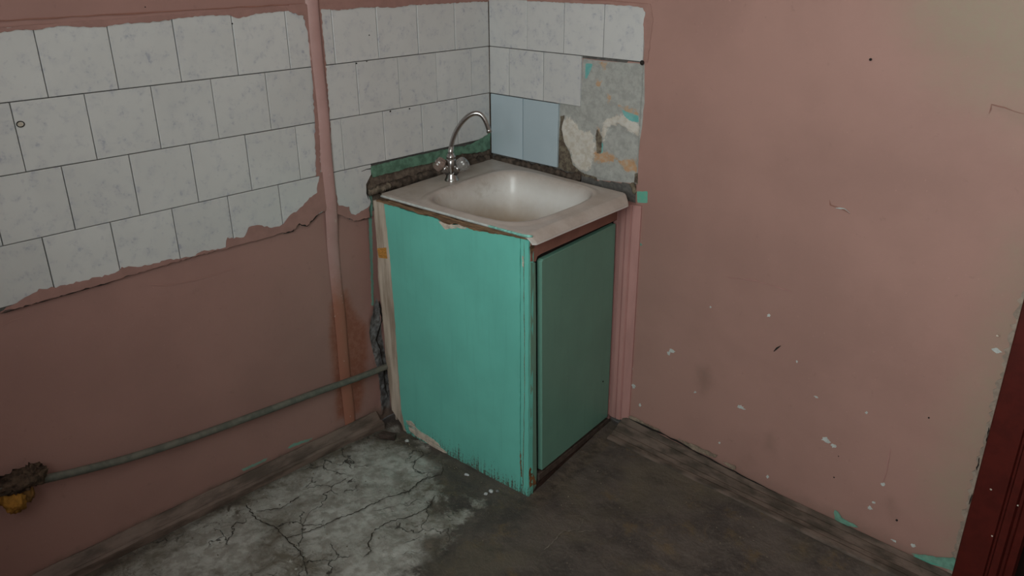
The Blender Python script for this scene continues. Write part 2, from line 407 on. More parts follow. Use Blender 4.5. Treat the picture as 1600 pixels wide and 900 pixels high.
# ------------------------------------------------------------------ setting: floor
def fine(a, b, step, ext0, ext1):
    mid = np.arange(a, b + 1e-6, step)
    return np.concatenate([np.linspace(ext0, a, 8)[:-1] if ext0 < a else [], mid, np.linspace(mid[-1], ext1, 8)[1:] if ext1 > mid[-1] else []])
fpx = lambda L: [tuple(onF(*q)[:2]) for q in L]
light_area = fpx([(60, 960), (150, 890), (250, 838), (340, 790), (430, 735), (500, 705), (560, 672), (610, 672), (650, 690), (672, 700), (668, 735),
                  (690, 760), (668, 792), (712, 800), (735, 780), (728, 815), (690, 850), (650, 880), (610, 905), (590, 960)])
bright = [fpx(q) for q in ([(490, 735), (560, 712), (640, 705), (675, 722), (650, 745), (560, 765), (500, 770), (440, 800), (400, 800)],
                           [(470, 790), (560, 770), (640, 790), (600, 830), (530, 850), (450, 850)],
                           [(560, 860), (620, 838), (690, 820), (650, 870), (600, 910), (520, 920), (530, 880)],
                           [(290, 850), (360, 820), (420, 830), (380, 880), (310, 900), (220, 910)])]
soil = [fpx(q) for q in ([(655, 840), (700, 832), (700, 850), (660, 862)],
                         [(632, 684), (640, 690), (700, 720), (800, 778), (825, 784), (955, 665), (970, 672), (850, 792), (815, 792), (730, 744), (690, 728), (640, 706), (620, 690)],
                         [(120, 905), (330, 800), (450, 740), (600, 668), (620, 680), (560, 694), (440, 748), (330, 808), (150, 905)])]
def floor_fn(U, V):
    z = (fbm(U, V, 6, 3, 5) - .5) * .006 - (fbm(U, V, 40, 9, 3) - .5) * .002
    s = chan(U, V, [light_area], .12); z = z + (fbm(U, V, 22, 5, 4) - .5) * .010 * s - .003 * s * (np.abs(fbm(U, V, 9, 15, 4) - .5) < .012)
    edge = np.clip(np.minimum(U, -V) / .1, 0, 1)
    return U, V, z * edge - .001
floor = grid_surface('floor', fine(-.03, 1.9, .005, -.03, 3.4), fine(-1.75, .03, .006, WY - .02, .14), floor_fn, M_FLOOR,
                     lambda U, V: {'m1': (chan(U, V, [light_area], .22), chan(U, V, soil, .06), chan(U, V, bright, .16))})
tag(floor, kind='structure')
M_FCRACK = simple('floor_crack', (.045, .037, .03, 1), .9, .4, 60, 0); M_FSCR = simple('floor_scratch', (.20, .18, .15, 1), .8, .3, 60, 0)
for i, L in enumerate(([(385, 790), (400, 812), (430, 825), (447, 842), (480, 832), (520, 815), (560, 800), (600, 780), (640, 768), (660, 750), (690, 742), (692, 730)],
                       [(585, 832), (575, 850), (580, 862), (568, 872)], [(585, 830), (610, 815), (640, 808), (668, 795), (680, 775)],
                       [(480, 900), (476, 880), (470, 862), (447, 842)], [(400, 800), (440, 795), (470, 775)],
                       [(850, 860), (880, 832), (905, 828), (912, 812)], [(880, 832), (930, 830)])):
    pts = jag([onF(*q) for q in L], .007, .0035, 30 + i)
    ribbon('crack_or_shade', [(p[0], p[1], .0022) for p in pts], .0030 if i < 5 else .002, (0, 0, 1), M_FCRACK if i < 5 else M_FSCR, floor, i)

# ------------------------------------------------------------------ setting: left wall
lpx = lambda L, x=0.0: [(q[1], q[2]) for q in (onL(a, b, x) for a, b in L)]
ZT = H + .302; ZB = H - .302
LW = -.012
fold = lpx([(-40, 500), (0, 490), (86, 466), (282, 408), (443, 365), (458, 361), (461, 354), (468, 350), (470, 352), (480, 353), (502, 330), (524, 330), (530, 333), (542, 340), (556, 346), (578, 340)])
def left_h(Y, Z):
    fx = np.array([p[0] for p in fold]); fz = np.array([p[1] for p in fold])
    zf = np.interp(Y, fx, fz); up = Z > ZT - .004
    h = np.full(Y.shape, -.0085)
    low = Z < zf
    h = np.where(low & (Y < -.53), -.010, h)
    h = np.where(low & (Y >= -.53), -.012, h)
    h = np.where(up, 0.0, h)
    h = h + (fbm(Y, Z, 3, 11, 3) - .5) * .006 * low
    rub = chan(Y, Z, rubble, .02)
    h = h + rub * (-.014 + .024 * fbm(Y, Z, 32, 4, 5))
    brn = chan(Y, Z, brown_l, .02); h = h + brn * ((fbm(Y, Z, 28, 8, 5) - .35) * .010)
    return h
rubble = [lpx([(592, 466), (597, 480), (600, 520), (606, 560), (612, 600), (614, 655), (598, 652), (597, 610), (592, 575), (584, 545), (580, 520), (586, 490)])]
brown_l = [[(-.53, H - .18), (-.45, H - .175), (-.2, H - .165), (0.02, H - .18), (0.02, H - .30), (-.53, H - .30)]]
stain = [lpx([(520, 475), (545, 455), (552, 480), (575, 510), (578, 560), (572, 580), (560, 640), (552, 655), (530, 655), (526, 600), (518, 530)]),
         lpx([(528, 585), (575, 575), (566, 645), (530, 658)])]
def left_masks(Y, Z):
    low = Z < np.interp(Y, [p[0] for p in fold], [p[1] for p in fold])
    bed = np.where((Z < ZT - .004) & (~low), 1.0, 0.0)
    bed = np.where(Y > -.53, 1.0 * (Z < ZT - .004) * (Z > H - .19), bed)
    aq = chan(Y, Z, [lpx([(448, 703), (462, 695), (492, 686), (490, 689), (452, 704)]), lpx([(578, 300), (584, 300), (588, 480), (584, 480)]),
                     lpx([(380, 735), (420, 718), (418, 722), (384, 738)])], .015)
    mott = .30 + .0 * Y + chan(Y, Z, [lpx([(0, 470), (0, 560), (60, 560), (160, 480), (240, 440), (100, 462)])], .2) * .0
    mott = chan(Y, Z, [[(-2.2, -.02), (.1, -.02), (.1, .05), (-2.2, .05)]], .06) * .8
    return {'m1': (chan(Y, Z, stain, .05), chan(Y, Z, brown_l, .02), chan(Y, Z, rubble, .016)), 'm2': (aq, bed, mott)}
wl = grid_surface('wall_left', fine(-1.75, -.0, .005, WY - .02, 0.0), fine(0, 1.44, .005, 0, 2.6)[0:], lambda Y, Z: (left_h(Y, Z), Y, Z), M_LEFT, left_masks)
tag(wl, kind='structure')

P = .151; G = .0011; TH = .0075
def tile(poly, side, m=M_TILE, parent=None):
    """poly in wall coordinates (a, z); a is y on the left wall, x on the right wall"""
    ca = sum(p[0] for p in poly) / len(poly); cz = sum(p[1] for p in poly) / len(poly)
    tlt = RNG.uniform(-.0007, .0007); tl2 = RNG.uniform(-.0007, .0007); pr = RNG.uniform(-.0006, .0006)
    def P3(a, z, d):
        dd = d + pr + tlt * (a - ca) / .075 + tl2 * (z - cz) / .075
        return (dd, a, z) if side == 'L' else (a, -dd, z)
    n = len(poly); v = []; 
    ins = [(ca + (a - ca) * (1 - .0009 / max(.01, abs(a - ca))), cz + (z - cz) * (1 - .0009 / max(.01, abs(z - cz)))) for a, z in poly]
    c3 = np.array(P3(ca, cz, 0))
    v += [np.array(P3(a, z, 0)) - c3 for a, z in ins] + [np.array(P3(a, z, -.0008)) - c3 for a, z in poly] + [np.array(P3(a, z, -TH)) - c3 for a, z in poly]
    f = [list(range(n))] + [[i, (i + 1) % n, n + (i + 1) % n, n + i] for i in range(n)] + [[n + i, n + (i + 1) % n, 2 * n + (i + 1) % n, 2 * n + i] for i in range(n)]
    me = bpy.data.meshes.new('tile'); me.from_pydata([tuple(q) for q in v], [], f); me.update()
    bm = bmesh.new(); bm.from_mesh(me); bmesh.ops.recalc_face_normals(bm, faces=bm.faces[:])
    # face must look into the room
    bm.normal_update(); nn = np.array(bm.faces[:][0].normal)
    if (nn[0] if side == 'L' else -nn[1]) < 0: bmesh.ops.reverse_faces(bm, faces=bm.faces[:])
    bm.to_mesh(me); bm.free(); me.materials.append(m)
    o = bpy.data.objects.new('tile', me); COL.objects.link(o); o.parent = parent or (wl if side == 'L' else wr); o.location = Vector(c3)
    return o
def rect(a0, a1, z0, z1):
    return [(a0 + G, z0 + G), (a1 - G, z0 + G), (a1 - G, z1 - G), (a0 + G, z1 - G)]
RG0, RG1 = -.680, -.646                                        # the covered pipe
for row, (z0, sR, sL) in enumerate(((H + P, .1495, .7467), (H, .0817, .824), (H - P, .1495, .7521), (H - 2 * P, None, .8240))):
    z1 = z0 + P
    if sR is not None:                                          # between the corner and the ridge
        e = [0.0] + [sR + k * P for k in range(5) if sR + k * P < -RG1 - .004] + [-RG1]
        for a, b in zip(e[:-1], e[1:]): tile(rect(-b, -a, z0, z1), 'L')
    e = [-RG0] + [sL + k * P for k in range(8)]
    for a, b in zip(e[:-1], e[1:]):
        if row == 3:
            if a == -RG0:
                q = lpx([(440, 364), (457, 360), (460, 353), (468, 349), (480, 351), (501, 330)])
                tile([(-b + G, z0 + .014)] + [(p[0], p[1] + .010) for p in q[1:-1]] + [(RG0, q[-1][1]), (RG0, z1 - G), (-b + G, z1 - G)], 'L')
            else: tile([(-b + G, z0 + .013), (-a - G, z0 + .014), (-a - G, z1 - G), (-b + G, z1 - G)], 'L')
        else: tile(rect(-b, -a, z0, z1), 'L')
q = lpx([(523, 327), (530, 330), (542, 335), (556, 339), (575, 334), (580, 315), (573, 300), (572, 288), (580, 272), (580, 264)])
tile([(RG1, q[0][1])] + q[1:-1] + [(q[-1][0], H - P - G), (RG1, H - P - G)], 'L')

# pink paint brushed over the tile edges
def lpaint(L, name='paint_smear', m=M_PAINT, th=.0012, x=.0016, seed=1, amp=.0022, step=.007):
    x = x + .00025 * (seed % 7)
    pts = jag([onL(a, b, x) for a, b in L], step, amp, seed, True)
    return flake(name, [(x, p[1], p[2]) for p in pts], (1, 0, 0), th, m, wl)
lpaint([(-60, 505), (0, 489), (10, 481), (30, 470), (62, 452), (86, 449), (100, 446), (130, 438), (160, 432), (188, 423), (190, 418), (215, 417),
        (240, 412), (262, 406), (280, 404), (300, 401), (320, 392), (352, 387), (355, 372), (382, 371), (389, 355), (402, 352), (425, 356), (441, 352), (452, 338), (470, 326),
        (482, 312), (496, 300), (499, 270), (512, 270), (510, 330), (500, 331), (480, 352), (468, 350), (458, 360), (443, 364), (282, 407), (86, 465), (0, 489)][:-1], seed=4)
lpaint([(518, 262), (524, 300), (529, 321), (546, 323), (548, 334), (556, 337), (562, 333), (577, 322), (577, 340), (556, 345), (542, 341), (530, 335), (520, 330)], seed=5)
lpaint([(472, 6), (488, 8), (498, 190), (501, 275), (494, 275), (492, 190), (487, 100), (481, 50), (474, 25), (452, 18), (446, 9)], seed=6)
lpaint([(495, 10), (501, 8), (509, 100), (516, 190), (519, 268), (514, 268), (509, 190), (502, 100)], seed=7)
top = [(-60, 50), (0, 44), (120, 34), (240, 25), (360, 17), (480, 5), (560, 3), (640, -2), (780, -6)]
low = [(780, 2), (740, 3), (690, 6), (640, 8), (615, 12), (590, 11), (560, 12), (530, 16), (500, 14), (484, 16), (445, 17), (400, 22), (372, 29), (360, 24), (310, 25), (285, 28), (268, 31), (230, 35), (190, 37), (165, 42), (130, 42), (90, 41), (60, 46), (30, 47), (0, 51), (-60, 56)]
lpaint(top + low, seed=8, amp=.0015)
zr = [(x, H + z) for x, z in ((.0, 0), (0, 0))]
ribbon('crack_or_shade', jag([(.002, -1.6, ZT + .012), (.002, -1.0, ZT + .013), (.002, -.69, ZT + .013)], .03, .001, 4), .003, (1, 0, 0), M_RAIL, wl, 2)  # painted stand-in for the thin shadow line above the tile border
# green band above the sink
gp = [(580, 260), (612, 252), (640, 245), (670, 239), (690, 235), (715, 229), (728, 228), (742, 222), (755, 215), (766, 207), (766, 232), (755, 237), (735, 240), (722, 240), (700, 248), (668, 256), (640, 262), (612, 270), (597, 273), (582, 277)]
lpaint(gp, 'paint_band', M_GREENP, .002, .0022, 9, .0016)
# cracks and breaks, and a painted shadow line under the tile edge
for i, (L, w) in enumerate((([(443, 365), (458, 361), (460, 354), (469, 349), (471, 352), (480, 353), (490, 343), (502, 330)], .0035), ([(0, 490), (86, 466), (180, 438)], .002),
                            ([(525, 332), (532, 333)], .007), ([(556, 345), (578, 340)], .003), ([(578, 283), (573, 292), (573, 302), (576, 312)], .005),
                            ([(592, 470), (597, 500), (588, 530), (594, 545), (600, 575), (601, 600), (606, 620)], .006), ([(583, 262), (567, 267), (545, 270)], .0025))):
    ribbon('crack_or_shade', jag([onL(a, b, .0006 if i not in (5,) else .004) for a, b in L], .012, .0015, 50 + i), w, (1, 0, 0), M_CRACK, wl, i)
for i, (a, b, r) in enumerate(((363, 37, .002), (577, 55, .0018), (573, 96, .0018), (557, 99, .0025), (610, 174, .0028), (640, 170, .0024), (227, 11, .0014))):
    c = onL(a, b, .0006); lathe('nail_hole', [(r * .9, -.001), (r, .0), (r * .5, .0012), (.0002, .0013)], c, (1, 0, 0), M_CRACK, wl, 10)
c = onL(32, 194, .001); bm = bmesh.new()
tube('chip_mark', [(.0012, c[1] + .0075 * math.cos(t), c[2] + .006 * math.sin(t)) for t in np.linspace(.0, 6.28, 22)], .0011, M_CRACK, wl, 6)
flake('paint_chip', [(.0012, q[0], q[1]) for q in blob(c[1], c[2], .006, .005, 12, .25, 3)], (1, 0, 0), .0008, M_PUTTY, wl)
for i, L in enumerate(([(230, 444), (262, 446), (300, 439), (340, 428), (395, 408)], [(0, 510), (20, 500), (35, 496)])):
    ribbon('scratch', jag([onL(a, b, LW + .004) for a, b in L], .02, .001, 70 + i), .002, (1, 0, 0), M_CASE, wl, i)

# the boxed-in pipe: a rounded plaster ridge
def ridge():
    zs = np.concatenate([np.arange(0.046, 1.45, .01), np.linspace(1.45, 2.6, 6)]); prof = []
    yr = np.interp; v = []; f = []; K = 11
    for z in zs:
        yc = -.6625; wv = .0205 + .0015 * (fbm(np.array([z]), np.array([1.]), 9, 3)[0] - .5)
        w_ = min(1, max(0, (z - ZB + .06) / .12)); dep = .0055 + .0045 * w_
        for k in range(K):
            t = k / (K - 1); s = t * 2 - 1
            hgt = dep * (max(0, 1 - ((s - .3) / 1.3) ** 2) if s < .3 else max(0, 1 - ((s - .3) / .7) ** 2) ** .6)
            v.append((hgt - .008 + .0085 * w_, yc + wv * s + .001 * math.sin(z * 19), z))
    n = len(zs)
    for i in range(n - 1):
        for k in range(K - 1): f.append([i * K + k, i * K + k + 1, (i + 1) * K + k + 1, (i + 1) * K + k])
    o = mesh('pipe_cover', v, f, M_CASE2, wl, True); o['label'] = 'rounded pink plaster ridge over a boxed-in pipe'
    return o
m = N('lit_ridge_paint', .42, .4); p = m.coord('Position'); z = m.n('ShaderNodeSeparateXYZ'); m.l(p, z.inputs[0])
c = m.mix(m.ramp(m.noise(p, 9, 4), .3, .7), (.40, .235, .215, 1), (.45, .27, .25, 1))  # paler than the wall pink: the lit crest is put into the colour
zz = m.math('MULTIPLY_ADD', m.math('SUBTRACT', m.noise(p, 12, 5), .5), .25, z.outputs[2])
c = m.mix(m.math('MULTIPLY', m.ramp(zz, .62, .46), .9), c, (.32, .12, .075, 1)); c = m.mix(m.ramp(m.noise(p, 70, 4), .66, .72), c, (.5, .38, .33, 1))
m.col(c); m.bump(m.noise(p, 22, 4), .25, .004); M_CASE2 = m.m
ridge()

# ------------------------------------------------------------------ setting: right wall
rpx = lambda L, y=0.0: [(q[0], q[2]) for q in (onR(a, b, y) for a, b in L)]
XT = .612; RY = .006
bare = [rpx([(908, 92), (950, 97), (1007, 100), (1007, 160), (1003, 200), (999, 225), (996, 288), (930, 282), (868, 262), (868, 160), (905, 164)])]
white = [rpx([(876, 190), (884, 184), (893, 188), (900, 200), (910, 208), (920, 205), (926, 212), (928, 235), (922, 258), (916, 268), (905, 268), (893, 255), (888, 235), (878, 222), (875, 205)]),
         rpx([(880, 240), (883, 243), (881, 254), (878, 252)]), rpx([(942, 190), (960, 181), (975, 180), (990, 192), (1000, 200), (998, 214), (984, 208), (965, 192), (948, 200), (940, 225), (938, 205)])]
orange = [rpx(q) for q in ([(946, 148), (952, 150), (953, 160), (948, 162)], [(928, 126), (936, 128), (934, 136), (928, 134)], [(965, 165), (993, 174), (994, 180), (975, 176)],
          [(924, 236), (955, 241), (962, 250), (940, 256), (926, 252)], [(962, 252), (992, 250), (992, 270), (975, 268)], [(930, 200), (936, 202), (936, 232), (930, 238)], [(950, 187), (965, 182), (985, 192), (970, 196)], [(934, 98), (945, 100), (940, 110)])]
teal = [rpx(q) for q in ([(912, 99), (924, 100), (919, 112), (914, 124), (911, 122)], [(967, 170), (978, 176), (995, 182), (996, 192), (984, 190), (974, 182)], [(934, 222), (940, 224), (939, 240), (934, 240)])]
brown = [rpx(q) for q in ([(873, 182), (880, 180), (876, 200), (880, 225), (888, 240), (893, 258), (905, 270), (925, 278), (868, 268)], [(930, 200), (938, 215), (937, 240), (930, 240), (928, 215)],
                          [(765, 238), (870, 262), (930, 278), (930, 300), (765, 262)], [(990, 272), (997, 270), (997, 288), (988, 286)])]
smudge = [rpx(q) for q in ([(1092, 575), (1108, 572), (1112, 600), (1098, 615), (1090, 600)], [(1160, 720), (1172, 715), (1166, 740)], [(1200, 680), (1206, 675), (1206, 700), (1198, 700)],
                           [(1385, 790), (1392, 780), (1400, 815)], [(1560, 170), (1572, 172), (1600, 185), (1600, 190)])]
smudge += [[(.63, -.02), (1.75, -.02), (1.75, .04), (.63, .045)]]
beige = [rpx([(1400, -80), (1440, 60), (1480, 100), (1560, 160), (1660, 200), (1700, -100)]), rpx([(1545, 880), (1490, 868), (1530, 760), (1590, 560), (1600, 400), (1560, 520), (1470, 780)])]
ctrim = [rpx([(995, 299), (1012, 299), (1012, 317), (996, 317)])]
rpaintjade = [rpx(q) for q in ([(1303, 798), (1312, 806), (1330, 817), (1325, 822), (1305, 810)], [(1425, 866), (1470, 872), (1500, 870), (1500, 896), (1470, 885), (1440, 878)])]
def right_h(X, Z):
    h = np.full(X.shape, 0.0)
    tz = (X < XT + .002) & (Z < ZT - .004)
    h = np.where(tz, -.0085, h)
    bz = (X < XT) & (Z < H + P) 
    h = h + (fbm(X, Z, 45, 21, 4) - .5) * .006 * chan(X, Z, bare, .01)
    h = h + .003 * chan(X, Z, white, .008)
    h = np.where((X < XT) & (Z < H - .21), -.010, h)
    h = h + (fbm(X, Z, 2.2, 31, 3) - .5) * .008 * np.clip((X - XT - .02) / .1, 0, 1)
    return h
def right_masks(X, Z):
    bed = np.where((X < XT - .006) & (Z < ZT - .004), 1.0, 0.0)
    return {'m1': (chan(X, Z, bare, .03), chan(X, Z, orange, .03), chan(X, Z, white, .03)),
            'm2': (chan(X, Z, teal, .02), chan(X, Z, brown, .02), chan(X, Z, smudge, .07) * .9),
            'm3': (chan(X, Z, beige, .25), bed * (1 - (chan(X, Z, bare, .01) > .3)), chan(X, Z, ctrim + rpaintjade, .012))}
wr = grid_surface('wall_right', fine(0, 1.66, .0048, 0, 1.66), fine(0, 1.44, .0048, 0, 2.6), lambda X, Z: (X, -right_h(X, Z), Z), M_RIGHT, right_masks)
tag(wr, kind='structure')
for (x0, x1) in ((0, .1684), (.1684, .3194), (.3194, .4704), (.4704, XT)): tile(rect(x0, x1, H + P, ZT), 'R')
for (x0, x1) in ((0, .0895), (.0895, .2400), (.2400, .3900)): tile(rect(x0, x1, H, H + P), 'R')
for (x0, x1) in ((.002, .1508), (.1522, .303)): tile(rect(x0, x1, H - .205, H - .001), 'R', M_BLUE)
tag(boxo('leak_filler', (-.03, -.0092, .0092, .03, 0, 2.6), M_DIRT), kind='structure')  # unseen filler added behind the wall joint to stop a light leak
tag(boxo('corner_shade_filler', (-.012, .0005, -.0005, .012, 0, 2.6), M_DIRT), kind='structure')  # dark filler added to paint the shaded line in the corner
def rpaint(L, name='paint_smear', m=M_PAINT, th=.0015, y=-.0018, seed=1, amp=.002, step=.007, par=None):
    pts = jag([onR(a, b, y) for a, b in L], step, amp, seed, True)
    return flake(name, [(p[0], y, p[2]) for p in pts], (0, -1, 0), th, m, par or wr)
rpaint([(822, -4), (870, -2), (930, 0), (1016, 6), (1020, 30), (1012, 97), (1008, 97), (1006, 60), (1005, 35), (1009, 20), (1004, 12), (985, 9), (960, 8), (952, 5), (925, 6), (900, 5), (860, 3), (824, 2)], seed=11, m=simple('pink_edge_paint', tone(PINK, .98), .5, .06, 20), amp=.0012)
lab = [onR(*q, -.0025) for q in ((823, -3), (880, -1), (950, 1), (1012, 6))]
ribbon('crack_or_shade', [(p[0], -.0022, p[2]) for p in lab], .002, (0, -1, 0), M_RAIL, wr, 3)
# chips, scratches and nail holes of the pink wall
chips = [(1050, 548, 5, 3), (1045, 552, 3, 4), (1158, 637, 6, 3), (1157, 636, 4, 3), (1290, 687, 7, 4), (1302, 697, 4, 3), (1557, 548, 5, 3), (1201, 493, 3, 3), (1245, 565, 2, 2),
         (990, 603, 5, 4), (987, 575, 2, 3), (1086, 613, 2, 2), (1110, 480, 2, 1.5), (1275, 620, 3, 1.5), (1354, 645, 2, 2), (1359, 794, 3, 3), (1380, 757, 3, 3), (1365, 785, 2, 2), (1397, 845, 4, 1.5), (1426, 852, 4, 3), (1199, 745, 2, 3), (1124, 692, 2, 2), (999, 381, 4, 3), (985, 509, 2, 2), (1000, 633, 2, 3)]
for i, (a, b, ra, rb) in enumerate(chips):
    yy = -float(right_h(np.array([onR(a, b)[0]]), np.array([onR(a, b)[2]]))[0]) - .0008
    c = onR(a, b, yy); s = 1 / 560
    flake('paint_chip', [(p[0], yy, p[1]) for p in blob(c[0], c[2], ra * s, rb * s, 13, .5, i)], (0, -1, 0), .0006, M_CHIP if i != 22 else M_TEALP, wr)
for i, (L, w, mm) in enumerate((([(1209, 549), (1214, 544), (1220, 540)], .004, M_CRACK), ([(1296, 312), (1297, 320), (1318, 328), (1328, 334)], .0022, M_RAIL), ([(1306, 325), (1320, 326), (1328, 333)], .003, M_CHIP),
                                ([(1545, 178), (1549, 163), (1570, 168), (1600, 178)], .002, M_RAIL), ([(1135, 433), (1180, 438), (1235, 455)], .0018, M_PINKTRIM), ([(1391, 700), (1386, 735), (1380, 752)], .0016, M_PINKTRIM))):
    ribbon('scratch', jag([onR(a, b, -.0045) for a, b in L], .01, .001, 90 + i), w, (0, -1, 0), mm, wr, i)
for a, b, r in ((1360, 93, .0032), (1303, 746, .002), (1310, 713, .0015), (1451, 653, .002), (1401, 813, .003)):
    c = onR(a, b, -.003); lathe('nail_hole', [(r * .9, -.002), (r, .0), (r * .5, .0012), (.0002, .0013)], c, (0, -1, 0), M_CRACK, wr, 10)
c = onR(1003, 98, -.004); lathe('nail_hole', [(.006, -.003), (.007, 0), (.004, .004), (.0003, .005)], c, (0, -1, 0), M_CRACK, wr, 12)

# mortar between sink and walls
def lumps(name, p0, p1, w, h, m, parent, seed, n=60, K=8, up=(0, 0, 1.0)):
    p0 = np.array(p0, float); p1 = np.array(p1, float); d = (p1 - p0); L = np.linalg.norm(d); d /= L
    upv = np.array(up); side = np.cross(d, upv); r = random.Random(seed); v = []; f = []
    for i in range(n + 1):
        c = p0 + d * L * i / n; k0 = .55 + .7 * fbm(np.array([i * .21]), np.array([seed * 3.1]), 1.3, seed)[0]
        if i in (0, n): k0 = .05
        for k in range(K):
            t = 2 * math.pi * k / K; j = 1 + r.uniform(-.22, .22)
            v.append(c + side * math.cos(t) * w * k0 * j + upv * math.sin(t) * h * k0 * j)
    for i in range(n):
        for k in range(K): f.append([i * K + k, i * K + (k + 1) % K, (i + 1) * K + (k + 1) % K, (i + 1) * K + k])
    return mesh(name, v, f, m, parent, True)
lumps('mortar', (.004, -.50, H - .232), (.006, -.01, H - .222), .012, .017, M_DIRT, wl, 5, 90)
lumps('mortar', (.02, .0, H - .222), (.40, .001, H - .224), .013, .015, M_DIRT, wr, 6, 80)
lumps('mortar', (.006, -.53, H - .236), (.010, -.45, H - .228), .010, .012, simple('crumbly_cement', (.17, .135, .10, 1), .9, .4, 70, 1.0), wl, 8, 30)
lumps('mortar', (.595, .003, H - .20), (.612, .002, H - .232), .008, .008, simple('olive_mortar', (.16, .13, .09, 1), .9, .3, 60, .8), wr, 9, 12, up=(0, 1.0, 0))

# baseboards
def sweep(name, prof_fn, pts, m, kind=None, label=None):
    """prof_fn(i)-> list of (out, z); pts: (origin, outward dir)"""
    v = []; f = []; n = len(pts); K = len(prof_fn(0))
    for i, (o, d) in enumerate(pts):
        for a, z in prof_fn(i): v.append((o[0] + d[0] * a, o[1] + d[1] * a, z))
    for i in range(n - 1):
        for k in range(K - 1): f.append([i * K + k, i * K + k + 1, (i + 1) * K + k + 1, (i + 1) * K + k])
    f.append(list(range(K))); f.append([(n - 1) * K + k for k in range(K)])
    o = mesh(name, v, f, m); bevel(o, .0015, 1)
    return tag(o, kind='structure')
ys = np.linspace(WY, -.56, 90)
def pl(i):
    y = ys[i]; j = (fbm(np.array([y]), np.array([.3]), 14, 5)[0] - .5) * .007; e = .012 * max(0, 1 - abs(y + .56) / .15)
    return [(-.02, -.002), (.034 + j * .4 + e, -.002), (.033 + j + e, .021 + j), (.027 + j, .028 + j), (.024 + j, .023 + j), (.018 + j, .031 + j), (.006, .046 + j), (.002, .050 + j * .6), (-.005, .044), (-.02, .044)]
sweep('baseboard_left', pl, [((-.004, y), (1, 0)) for y in ys], M_BASE)
xs = np.linspace(.62, 1.66, 60)
def prr(i):
    x = xs[i]; hgt = np.interp(x, [.62, .8, 1.1, 1.7], [.046, .036, .020, .016]); j = (fbm(np.array([x]), np.array([.7]), 14, 6)[0] - .5) * .006
    return [(-.01, -.002), (.098 + j, -.002), (.094 + j, .005), (.080, .009 + j * .5), (.076, .006), (.060, .3 * hgt + .004), (.057, .3 * hgt), (.030, .75 * hgt + j * .3), (.027, .65 * hgt), (.008, hgt + .001), (.0045, hgt - .006), (-.01, hgt - .004)]
sweep('baseboard_right', prr, [((x, 0), (0, -1)) for x in xs], M_BASER)
wb = wr
# painted gap shade, dirt ledge and jade splashes above the right board
ribbon('crack_or_shade', jag([onR(a, b, -.0075) for a, b in ((985, 655), (1040, 680), (1100, 712), (1200, 764), (1302, 815), (1450, 882))], .02, .0015, 9), .006, (0, -1, 0), M_CRACK, wr, 5)
for i, L in enumerate(([(1303, 797), (1308, 800), (1316, 812), (1332, 818), (1340, 824), (1325, 822), (1305, 812)], [(1425, 866), (1450, 868), (1468, 872), (1490, 872), (1502, 880), (1502, 895), (1488, 892), (1465, 882)])):
    rpaint(L, 'paint_smear', M_TEALP, .002, -.008, 20 + i, .002, .008)
for i, L in enumerate(([(980, 650), (990, 652), (1012, 664), (1030, 672), (1025, 676), (1000, 668)], [(1060, 686), (1085, 696), (1120, 712), (1118, 716), (1080, 702)], [(1130, 722), (1150, 730), (1145, 735)])):
    rpaint(L, 'plaster_edge', simple('dusty_edge', (.26, .20, .15, 1), .9, .3, 50, .6) if False else simple('dusty_edge%d' % i, (.26, .20, .15, 1), .9, .3, 50, .6), .003, -.0075, 30 + i, .002, .006)

# fluted vertical trim right of the cabinet
fl = []
x0, x1 = .545, .640
prof = [(x0, -.012), (x0, .014), (x0 + .006, .018), (x0 + .018, .018), (x0 + .021, .012), (x0 + .024, .018), (x0 + .036, .021), (x0 + .048, .021), (x0 + .051, .013), (x0 + .054, .021), (x0 + .066, .019), (x0 + .069, .013), (x0 + .072, .016), (x0 + .084, .011), (x1, .006), (x1, -.012)]
v = [(a, -b, z) for z in (.032, H - .262) for a, b in prof]; K = len(prof)
tr = mesh('trim_1', v, [[i, (i + 1) % K, K + (i + 1) % K, K + i] for i in range(K)] + [list(range(K)), list(range(K, 2 * K))], M_PINKTRIM)
tag(tr, kind='structure')
# oxblood door casing and a door leaf with the doorway's darkness in its colour
xr = [(1.652, -.010), (1.652, .014), (1.655, .017), (1.716, .017), (1.719, .009), (1.723, .009), (1.727, .019), (1.742, .019), (1.746, .007), (1.752, .007), (1.757, .016), (1.772, .012), (1.776, -.010)]
v = [(a, -b, z) for z in (.0, 2.05) for a, b in xr]; K = len(xr)
tr = mesh('trim_2', v, [[i, (i + 1) % K, K + (i + 1) % K, K + i] for i in range(K)] + [list(range(K)), list(range(K, 2 * K))], M_RED); tag(tr, kind='structure')
# ragged plaster edge along the casing
v = []; zs = np.linspace(.005, 1.3, 150); r = random.Random(3)
pts = [(1.6535, -.004, z) for z in zs] + [(1.640 + r.uniform(-.004, .008), -.004, z) for z in zs[::-1]]
flake('plaster_edge', pts, (0, -1, 0), .004, simple('grey_plaster_edge', (.30, .235, .19, 1), .8, .2, 50, .5), wr)
for i, L in enumerate(([(1514, 788), (1516, 782), (1519, 772)], [(1526, 735), (1530, 715)], [(1541, 690), (1545, 668)])):
    ribbon('crack_or_shade', jag([onR(a, b, -.0085) for a, b in L], .006, .0012, 120 + i), .0025, (0, -1, 0), M_CRACK, wr, i)
for i, (a, b) in enumerate(((1548, 765), (1550, 838), (1558, 525), (1590, 790))):
    c = onR(a, b, -.0185); flake('paint_chip', [(p[0], -.0178, p[1]) for p in blob(c[0], c[2], .0022, .0022, 7, .4, i)], (0, -1, 0), .0008, M_PUTTY, tr)
dj = boxo('door_1', (1.60, 2.62, .08, .12, .0, 2.06), M_DARKDOOR); tag(dj, kind='structure')
boxo('door_handle', (1.84, 1.96, -.03, .02, 1.0, 1.02), M_CHROME, dj, .004)

